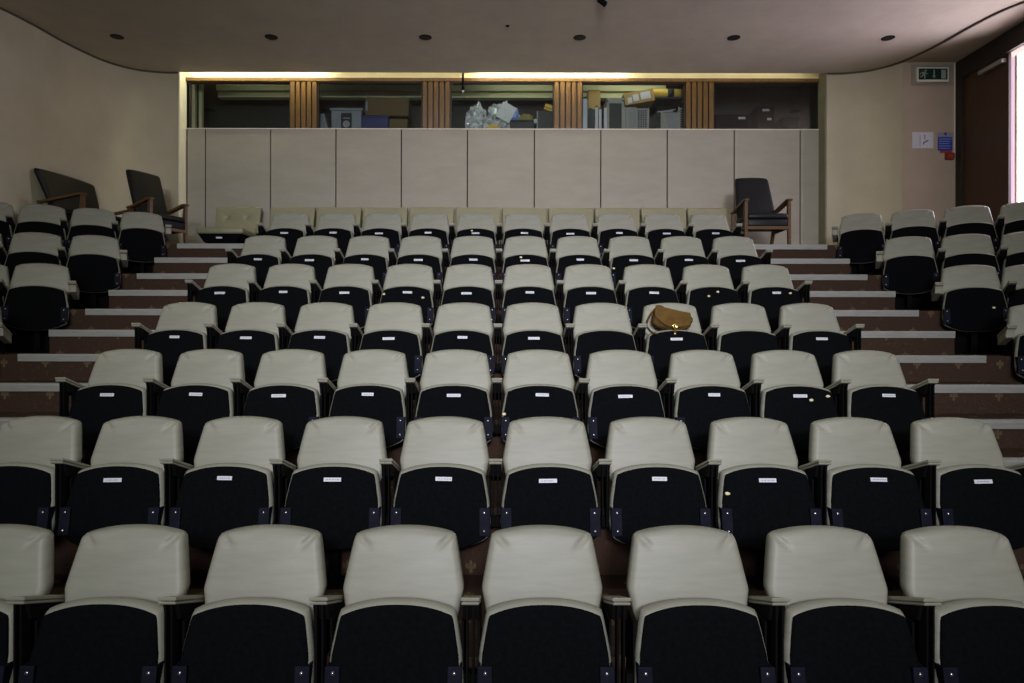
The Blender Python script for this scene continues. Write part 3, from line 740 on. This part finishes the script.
def frame(side):
    n = bmesh.new()
    box(n, -side, side, -0.225, -0.185, 0.285, 0.335)
    for s in (-1,1): box(n, s*0.236-0.004, s*0.236+0.004, -0.22, -0.02, 0.30, 0.52)
    return mesh_of('seat_beam', n, 'black_metal')
ME['beam'] = frame(0.264); ME['sbeam'] = frame(0.237)
n = bmesh.new(); box(n,-0.022,0.022,-0.235,-0.175,0.01,0.287); box(n,-0.06,0.06,-0.29,-0.13,0.0,0.012,bev=0.004)
yz(n, [(-0.235,0.01),(-0.28,0.012),(-0.235,0.07)], -0.01, 0.01)
ME['ped'] = mesh_of('pedestal', n, 'black_metal')
ST = {}
def sticker(dx, dz, w, tilt):
    n = bmesh.new(); m = Matrix.Translation((dx, pan_y(0.522+dz)-0.0235, 0.522+dz)) @ Matrix.Rotation(-math.atan2(0.10,0.38),4,'X') @ Matrix.Rotation(tilt,4,'Y')
    box(n, -w, w, -0.0008, 0.002, -0.0095, 0.0095, mtx=m)
    a = mesh_of('seat_sticker', n, 'white_paper'); n = bmesh.new()
    random.seed(int(dx*10000+dz*999)+5); x = -w*0.72
    while x < w*0.7:
        l = random.uniform(0.004,0.012); box(n, x, x+l, -0.0014, 0.0, -0.0025, 0.0025, mtx=m); x += l+random.uniform(0.002,0.005)
    return a, mesh_of('sticker_print', n, 'grey_ink')
stick = [sticker(0.0,0.0,0.042,0.0), sticker(0.012,0.004,0.04,0.02), sticker(-0.01,-0.004,0.044,-0.015), sticker(0.004,0.006,0.036,0.01)]
def foam(x, z):
    n = bmesh.new(); bmesh.ops.create_icosphere(n, subdivisions=2, radius=1)
    for v in n.verts:
        a = 1+0.4*noise.noise(v.co*2+Vector((x*50,z*50,0))); v.co = Vector((v.co.x*0.013*a+x, v.co.y*0.006*a+pan_y(z)-0.022, v.co.z*0.009*a+z))
    return mesh_of('exposed_foam', n, 'foam', True)

def tip_up_seat(x, y, z, rz, label, group, stk=None, left_arm=False, right_arm=True, foams=(), posts=True, aisle=0):
    t = empty('tip_up_seat', (x,y,z), rz, label, 'seat', group)
    inst('backrest', ME['back'], t)
    p = inst('seat_pan', ME['pan'], t)
    c = inst('underside_cover', ME['cover'], p); c['label'] = 'black fabric underside of the folded seat'
    if stk is not None:
        s = inst('seat_sticker', stick[stk][0], p); s['label'] = 'small white number sticker'
        inst('sticker_print', stick[stk][1], p)
    for (fx,fz) in foams: inst('exposed_foam', foam(fx,fz), p)
    for s in (-1,1):
        b = inst('hinge_bracket', ME['br%d'%s], t)
        for q in (0,1): inst('bolt', ME['bo%d%d'%(s,q)], b)
    for s, on in ((1,right_arm),(-1,left_arm)):
        if on:
            ky = ('carm%d' if s == aisle else 'arm%d') % s
            a = inst('armrest', ME[ky][0], t); inst('arm_bracket', ME[ky][1], a)
            if posts and s != aisle: inst('arm_upright', ME[ky][2], a)
    inst('seat_beam', ME['beam' if posts else 'sbeam'], t); inst('pedestal', ME['ped'], t)
    return t

# central block
ROWN = [None,'front row','second row','third row','fourth row','fifth row','sixth row','seventh row']
foam_at = {(3,3):[(0.065,0.497),(0.17,0.520)],(5,3):[(-0.05,0.497),(0.03,0.535)],(5,4):[(0.123,0.525)],(2,2):[(-0.2,0.46)],(3,0):[(-0.222,0.41)],(7,-1):[(-0.04,0.552)],(6,0):[(-0.05,0.552)],(5,-2):[(-0.19,0.51),(0.145,0.48)],(6,2):[(-0.2,0.44)]}
no_st = {(4,1),(4,3),(5,3),(2,-5)}
bagseat = None
for i in range(1, 8):
    js = list(range(-4,4)) if i == 1 else list(range(-5,5))
    for k, j in enumerate(js):
        x = -0.03 + (j+0.5)*PITCH - ((0.08 if j <= 0 else 0.053) if i == 1 else 0)
        st = None if (i == 1 or (i,j) in no_st) else (i*7+j*5) % 4
        if (i,j) == (4,2): lab = 'cream tip-up seat holding the brown saddle bag, fourth row of central block'
        elif k == 0: lab = 'cream tip-up seat at the left end of the %s, central block' % ROWN[i]
        elif k == len(js)-1: lab = 'cream tip-up seat at the right end of the %s, central block' % ROWN[i]
        else: lab = 'cream tip-up seat, %s from left in the %s from front, central block' % (ORD[k], ROWN[i]) if i > 1 else 'cream tip-up seat without sticker, %s from left in the front row' % ORD[k]
        tip_up_seat(x, D[i], FZ[i], 0, lab, 'tip-up seats in the central block', st, left_arm=(k == 0), foams=foam_at.get((i,j),()))
# outer blocks
SN = {1:['aisle seat','second seat from aisle','third seat from aisle','outermost seat']}
for sx, side, cnt in ((-1,'left',{7:4,6:3,5:2,4:1}), (1,'right',{7:4,6:3,5:2,4:1})):
    for i, c in cnt.items():
        a = math.radians(ANG[i])
        sp = SP if sx > 0 else 0.475 if i == 7 else SP
        for k in range(c):
            X = sx*((4.19 if (i == 5 and sx > 0) else 4.15 if i == 6 else 4.17 if (i == 4 and sx > 0) else 4.12) + k*sp*math.cos(a)); Y = D[i] - k*sp*math.sin(a)
            if sx > 0: X -= 0.01
            where = SN[1][k] if c > 1 else 'lone seat in view'
            rown = {7:'rearmost row',6:'second row from rear',5:'third row from rear',4:'fourth row from rear'}[i]
            lab = 'cream tip-up seat, %s in %s of the %s block' % (where, rown, side)
            # each outer seat carries the arm away from the aisle; the aisle seat has both
            tip_up_seat(X, Y, FZ[i], -sx*math.radians(ROT[i]), lab, 'tip-up seats in the %s block' % side, None,
                        left_arm=(sx < 0 or k == 0), right_arm=(sx > 0 or k == 0), posts=False, aisle=(-sx if k == 0 else 0),
                        foams=[(0.13,0.40)] if (sx,i,k) == (1,5,0) else ())

# ------------------------------------------------------------------ low buttoned seats against the rear wall
def button_front(x, z, u, v):
    e = 0.012*(1-u**4)*(1-v**4)
    for cx in (-0.13,0.13): e -= 0.022*math.exp(-((x-cx)**2+(z-0.545)**2)/0.0009)
    for cx in (-0.13,0.13): e -= 0.006*math.exp(-((abs(x-cx)-abs(z-0.545))**2)/0.0004)*math.exp(-((x-cx)**2+(z-0.545)**2)/0.01)
    return e
ME['lb'] = mesh_of('backrest', pad(lambda z: 0.303-0.012*(0.7-z)/0.4, lambda u: 0.700, lambda u: 0.26, lambda z: 0.0-0.10*(0.70-z)/0.45, 0.08, 0.02, 41, 33, 0.01, 14, button_front, ns=0.45), 'bench', True)
def rot_pad(bm): # stand-up pad -> lying seat
    bmesh.ops.rotate(bm, verts=bm.verts[:], cent=(0,0,0), matrix=Matrix.Rotation(-PI/2,3,'X')); return bm
n = bmesh.new(); box(n,-0.293,0.293,-0.66,-0.12,0.245,0.325,bev=0.022); ME['ls'] = mesh_of('seat_pan', n, 'bench', True)
n = bmesh.new(); xz(n, [(-0.275,0.246),(0.275,0.246),(0.20,0.14),(-0.20,0.14)], -0.645, -0.15); ME['lu'] = mesh_of('underside_cover', n, 'black_cloth')
n = bmesh.new(); yz(n, [(-0.10,0.0),(-0.04,0.0),(0.03,0.6),(-0.02,0.6)], -0.245,-0.205); yz(n, [(-0.10,0.0),(-0.04,0.0),(0.03,0.6),(-0.02,0.6)], 0.205,0.245); box(n,-0.245,0.245,-0.30,-0.06,0.10,0.142); box(n,-0.03,0.03,-0.5,-0.44,0,0.142)
for s in (-1,1): box(n, s*0.225-0.02, s*0.225+0.02, -0.34,-0.05,0,0.03)
ME['lf'] = mesh_of('seat_frame', n, 'black_metal')
n = bmesh.new(); lathe(n, [(0.013,0),(0.012,0.004),(0.006,0.009),(0.001,0.01)], 12)
ME['lbt'] = mesh_of('button', n, 'bench', True)
xs = [at(239.3,9.2)] + [at(270+46.2*(k+0.5),9.2) for k in range(10)]
for k, x in enumerate(xs):
    if k == 0: lab = 'low buttoned cream seat with lowered cushion, alone at the left end of the rear wall'
    elif k == 10: lab = 'low buttoned cream seat against rear wall, right end beside the black armchair'
    else: lab = 'low buttoned cream seat against the rear wall, %s from left behind the seventh row' % ORD[k-1]
    t = empty('low_seat', (x,9.2,LAND), 0, lab, 'seat', 'low cream seats along the rear wall')
    b = inst('backrest', ME['lb'], t)
    for s in (-1,1):
        q = inst('button', ME['lbt'], b); q.location = (s*0.13,-0.068,0.545); q.rotation_euler = (PI/2,0,0)
    p = inst('seat_pan', ME['ls'], t); u = inst('underside_cover', ME['lu'], p)
    if k == 0:
        n = bmesh.new(); box(n,-0.045,0.03,-0.648,-0.64,0.185,0.205); obj('torn_label', n, 'white_paper', p)
    inst('seat_frame', ME['lf'], t)

# ------------------------------------------------------------------ black armchairs and settee on the landing (local: front is -y)
def easy_chair(name, loc, rz, W, H, label, cat, seat_d=0.50, top_w=None, back_th=0.075, az_=0.555):
    t = empty(name, loc, rz, label, cat)
    w = W/2; tw = (top_w or W*0.74)/2
    hw = lerp_tab([(0.35,w*0.80),(0.55,w*0.80),(H,tw)])
    yc = lambda z: 0.02-0.20*(H-z)/(H-0.35)
    o = obj('backrest', pad(hw, lambda u: H-0.012*u*u, lambda u: 0.31, yc, back_th, 0.03, 27, 27, 0.03, 12, lambda x,z,u,v: 0.014*(1-u*u)*(1-v*v)), 'black_leather', t, smooth=True)
    n = bmesh.new(); box(n, -w*0.82, w*0.82, -0.20-seat_d, -0.12, 0.325, 0.39, bev=0.022); obj('seat_cushion', n, 'black_leather', t, smooth=True)
    n = bmesh.new(); box(n, -w*0.82, w*0.82, -0.19-seat_d, -0.12, 0.24, 0.325, bev=0.015); obj('seat_base', n, 'black_leather', t, smooth=True)
    n = bmesh.new(); box(n, -w*0.86, w*0.86, -0.20-seat_d, -0.175-seat_d, 0.20, 0.24, bev=0.004); obj('front_rail', n, 'teak', t)
    yf = -0.185-seat_d
    for s in (-1,1):
        X = s*(w-0.035)
        n = bmesh.new(); yz(n, [(yf-0.03,az_),(yf+0.05,az_+0.006),(-0.16,az_-0.06),(-0.05,az_-0.07),(-0.05,az_-0.095),(-0.16,az_-0.087),(yf+0.05,az_-0.022),(yf-0.03,az_-0.022)], X-0.028, X+0.028)
        bmesh.ops.bevel(n, geom=n.edges[:], offset=0.006, segments=2, affect='EDGES'); obj('armrest', n, 'teak', t)
        n = bmesh.new(); yz(n, [(yf-0.012,0),(yf+0.02,0),(yf+0.045,0.38),(yf+0.03,az_-0.02),(yf-0.008,az_-0.02),(yf-0.005,0.3)], X-0.017, X+0.017); obj('leg', n, 'teak', t)
        n = bmesh.new(); yz(n, [(0.02,0),(0.055,0),(-0.05,0.28),(-0.06,az_-0.08),(-0.10,az_-0.08),(-0.09,0.28)], X-0.017, X+0.017); obj('leg', n, 'teak', t)
        n = bmesh.new(); box(n, X-0.012, X+0.012, yf+0.02, -0.06, 0.215, 0.25); obj('side_rail', n, 'teak', t)
    return t
easy_chair('armchair', (3.075,8.43,LAND), 0.0, 0.57, 0.93, 'black leatherette high-backed armchair with teak arms against the rear wall on the right', 'armchair', seat_d=0.34, top_w=0.40)
# left armchair faces +x, turned a little to the camera
easy_chair('armchair', (-4.36,8.30,LAND), math.radians(62), 0.53, 0.955, 'black leatherette armchair with teak arms facing right by left curved wall', 'armchair', seat_d=0.29, top_w=0.43)
easy_chair('settee', (-5.24,8.20,LAND), math.radians(81), 0.99, 0.885, 'wide black two-seat settee with teak arms along the left wall', 'settee', seat_d=0.45, top_w=0.90)

# ------------------------------------------------------------------ saddle bag on the fourth row
bx = -0.03+2.5*PITCH; by = D[4]-0.17; bz = FZ[4]+0.582
t = empty('saddle_bag', (bx+0.008, by, bz), 0, 'brown leather saddle bag with brass clasp propped on fourth row seat', 'bag'); t.scale = (0.87,0.9,0.79); t.location.x -= 0.040
bq = Matrix.Rotation(-0.16, 4, 'X') @ Matrix.Rotation(0.07, 4, 'Y')
n = pad(lerp_tab([(0.0,0.150),(0.06,0.170),(0.12,0.166),(0.2,0.150)]), lambda u: 0.190+0.006*u*u-0.028*u, lambda u: 0.0+0.03*abs(u)**4, lambda z: 0.0, 0.075, 0.03, 25, 21, 0.08, 6, lambda x,z,u,v: 0.008*noise.noise(Vector((x*14,z*14,0))))
bmesh.ops.transform(n, matrix=bq, verts=n.verts[:]); obj('bag_body', n, 'leather_dark', t, smooth=True)
n = pad(lerp_tab([(0.0,0.120),(0.06,0.155),(0.12,0.160),(0.2,0.150)]), lambda u: 0.195+0.006*u*u-0.028*u, lambda u: 0.022+0.115*abs(u)**2.2*(1.0 if u < 0 else 0.28), lambda z: -0.042, 0.014, 0.006, 25, 21, 0.02, 8, lambda x,z,u,v: 0.006*noise.noise(Vector((x*12+3,z*12,0)))+0.01*(1-u*u))
bmesh.ops.transform(n, matrix=bq, verts=n.verts[:]); fl_ = obj('flap', n, 'leather', t, smooth=True)
n = bmesh.new(); lathe(n, [(0.024,0),(0.024,0.004),(0.016,0.008),(0.012,0.004)], 20, Matrix.Translation((0.02,-0.066,0.040)) @ Matrix.Rotation(PI/2,4,'X')); obj('clasp', n, 'brass', t, smooth=True)
n = bmesh.new(); box(n, 0.008,0.028,-0.075,-0.070,-0.048,0.03,bev=0.002); tb = obj('clasp_tab', n, 'leather', t)
n = bmesh.new(); lathe(n, [(0.009,0),(0.009,0.003),(0.003,0.005)], 14, Matrix.Translation((0.019,-0.075,-0.034)) @ Matrix.Rotation(PI/2,4,'X')); obj('stud', n, 'brass', tb, smooth=True)
n = bmesh.new()
tube(n, spline([(-0.05,-0.01,0.198),(-0.075,0.0,0.225),(-0.11,0.01,0.232),(-0.125,0.01,0.215),(-0.155,-0.03,0.188),(-0.185,-0.05,0.150),(-0.215,-0.06,0.09),(-0.225,-0.07,0.045)],5), 0.006, 8, flat=(0.009,0.008))
tube(n, spline([(-0.218,-0.085,0.022),(-0.195,-0.09,-0.008),(-0.165,-0.09,-0.028),(-0.135,-0.092,-0.034)],5), 0.006, 8, flat=(0.009,0.009))
tube(n, spline([(-0.225,-0.07,0.045),(-0.226,-0.08,0.034),(-0.218,-0.085,0.022)],4), 0.006, 8, flat=(0.009,0.008))
obj('shoulder_strap', n, 'leather_dark', t, smooth=True)
n = bmesh.new(); tube(n, spline([(0.160,-0.01,0.13),(0.178,-0.01,0.115),(0.176,-0.01,0.08),(0.158,-0.01,0.07)],5), 0.007, 8); obj('side_loop', n, 'leather_dark', t, smooth=True)

# ------------------------------------------------------------------ lights
def area(name, loc, target, sx, sy, power, color, spread=180):
    l = bpy.data.lights.new(name, 'AREA'); l.shape = 'RECTANGLE'; l.size = sx; l.size_y = sy; l.energy = power; l.color = color
    l.spread = math.radians(spread)
    o = bpy.data.objects.new(name, l); COL.objects.link(o); o.location = loc
    o.rotation_euler = (Vector(target)-Vector(loc)).to_track_quat('-Z','Y').to_euler(); return o
area('stage_light', (0,-6.0,4.4), (0,5.0,1.8), 4.5, 2.5, 148, (0.95,0.97,1.0), 85)
area('house_light', (0,2.6,5.05), (0,5.8,1.6), 5.0, 1.2, 50, (0.98,1.0,0.80), 130)
area('doorway_daylight', (6.9,7.45,4.1), (-5.4,7.2,3.6), 1.0, 1.6, 50, (0.82,0.72,1.0), 120)
area('projector_glow', (0.3,-5.0,3.6), (0.4,6.0,2.7), 0.8, 0.5, 66, (0.86,0.83,1.0), 46)
for x_, p_ in ((-3.4,0.5),(0.3,1.5),(1.9,2.5)):  # unseen fill lamps added to brighten the store behind the glass
    area('store_fill', (x_,9.56,CZ+3.78), (x_,10.1,CZ+3.35), 0.95, 0.08, p_, (1.0,1.0,0.84), 175)
wd = bpy.data.worlds.new('world'); scn.world = wd; wd.use_nodes = True
bg = wd.node_tree.nodes['Background']; bg.inputs[0].default_value = (0.9,0.95,1.0,1); bg.inputs[1].default_value = 0.05

# ------------------------------------------------------------------ camera
cam = bpy.data.cameras.new('camera'); co = bpy.data.objects.new('camera', cam); COL.objects.link(co)
cam.sensor_width = 36; cam.lens = 24.01; cam.shift_x = 10/1024; cam.clip_start = 0.05
co.matrix_world = Matrix.Translation((0,0,CZ)) @ Matrix.Rotation(PI/2,4,'X') @ Matrix.Rotation(0.0017,4,'Z')
scn.camera = co
scn.view_settings.view_transform = 'Standard'
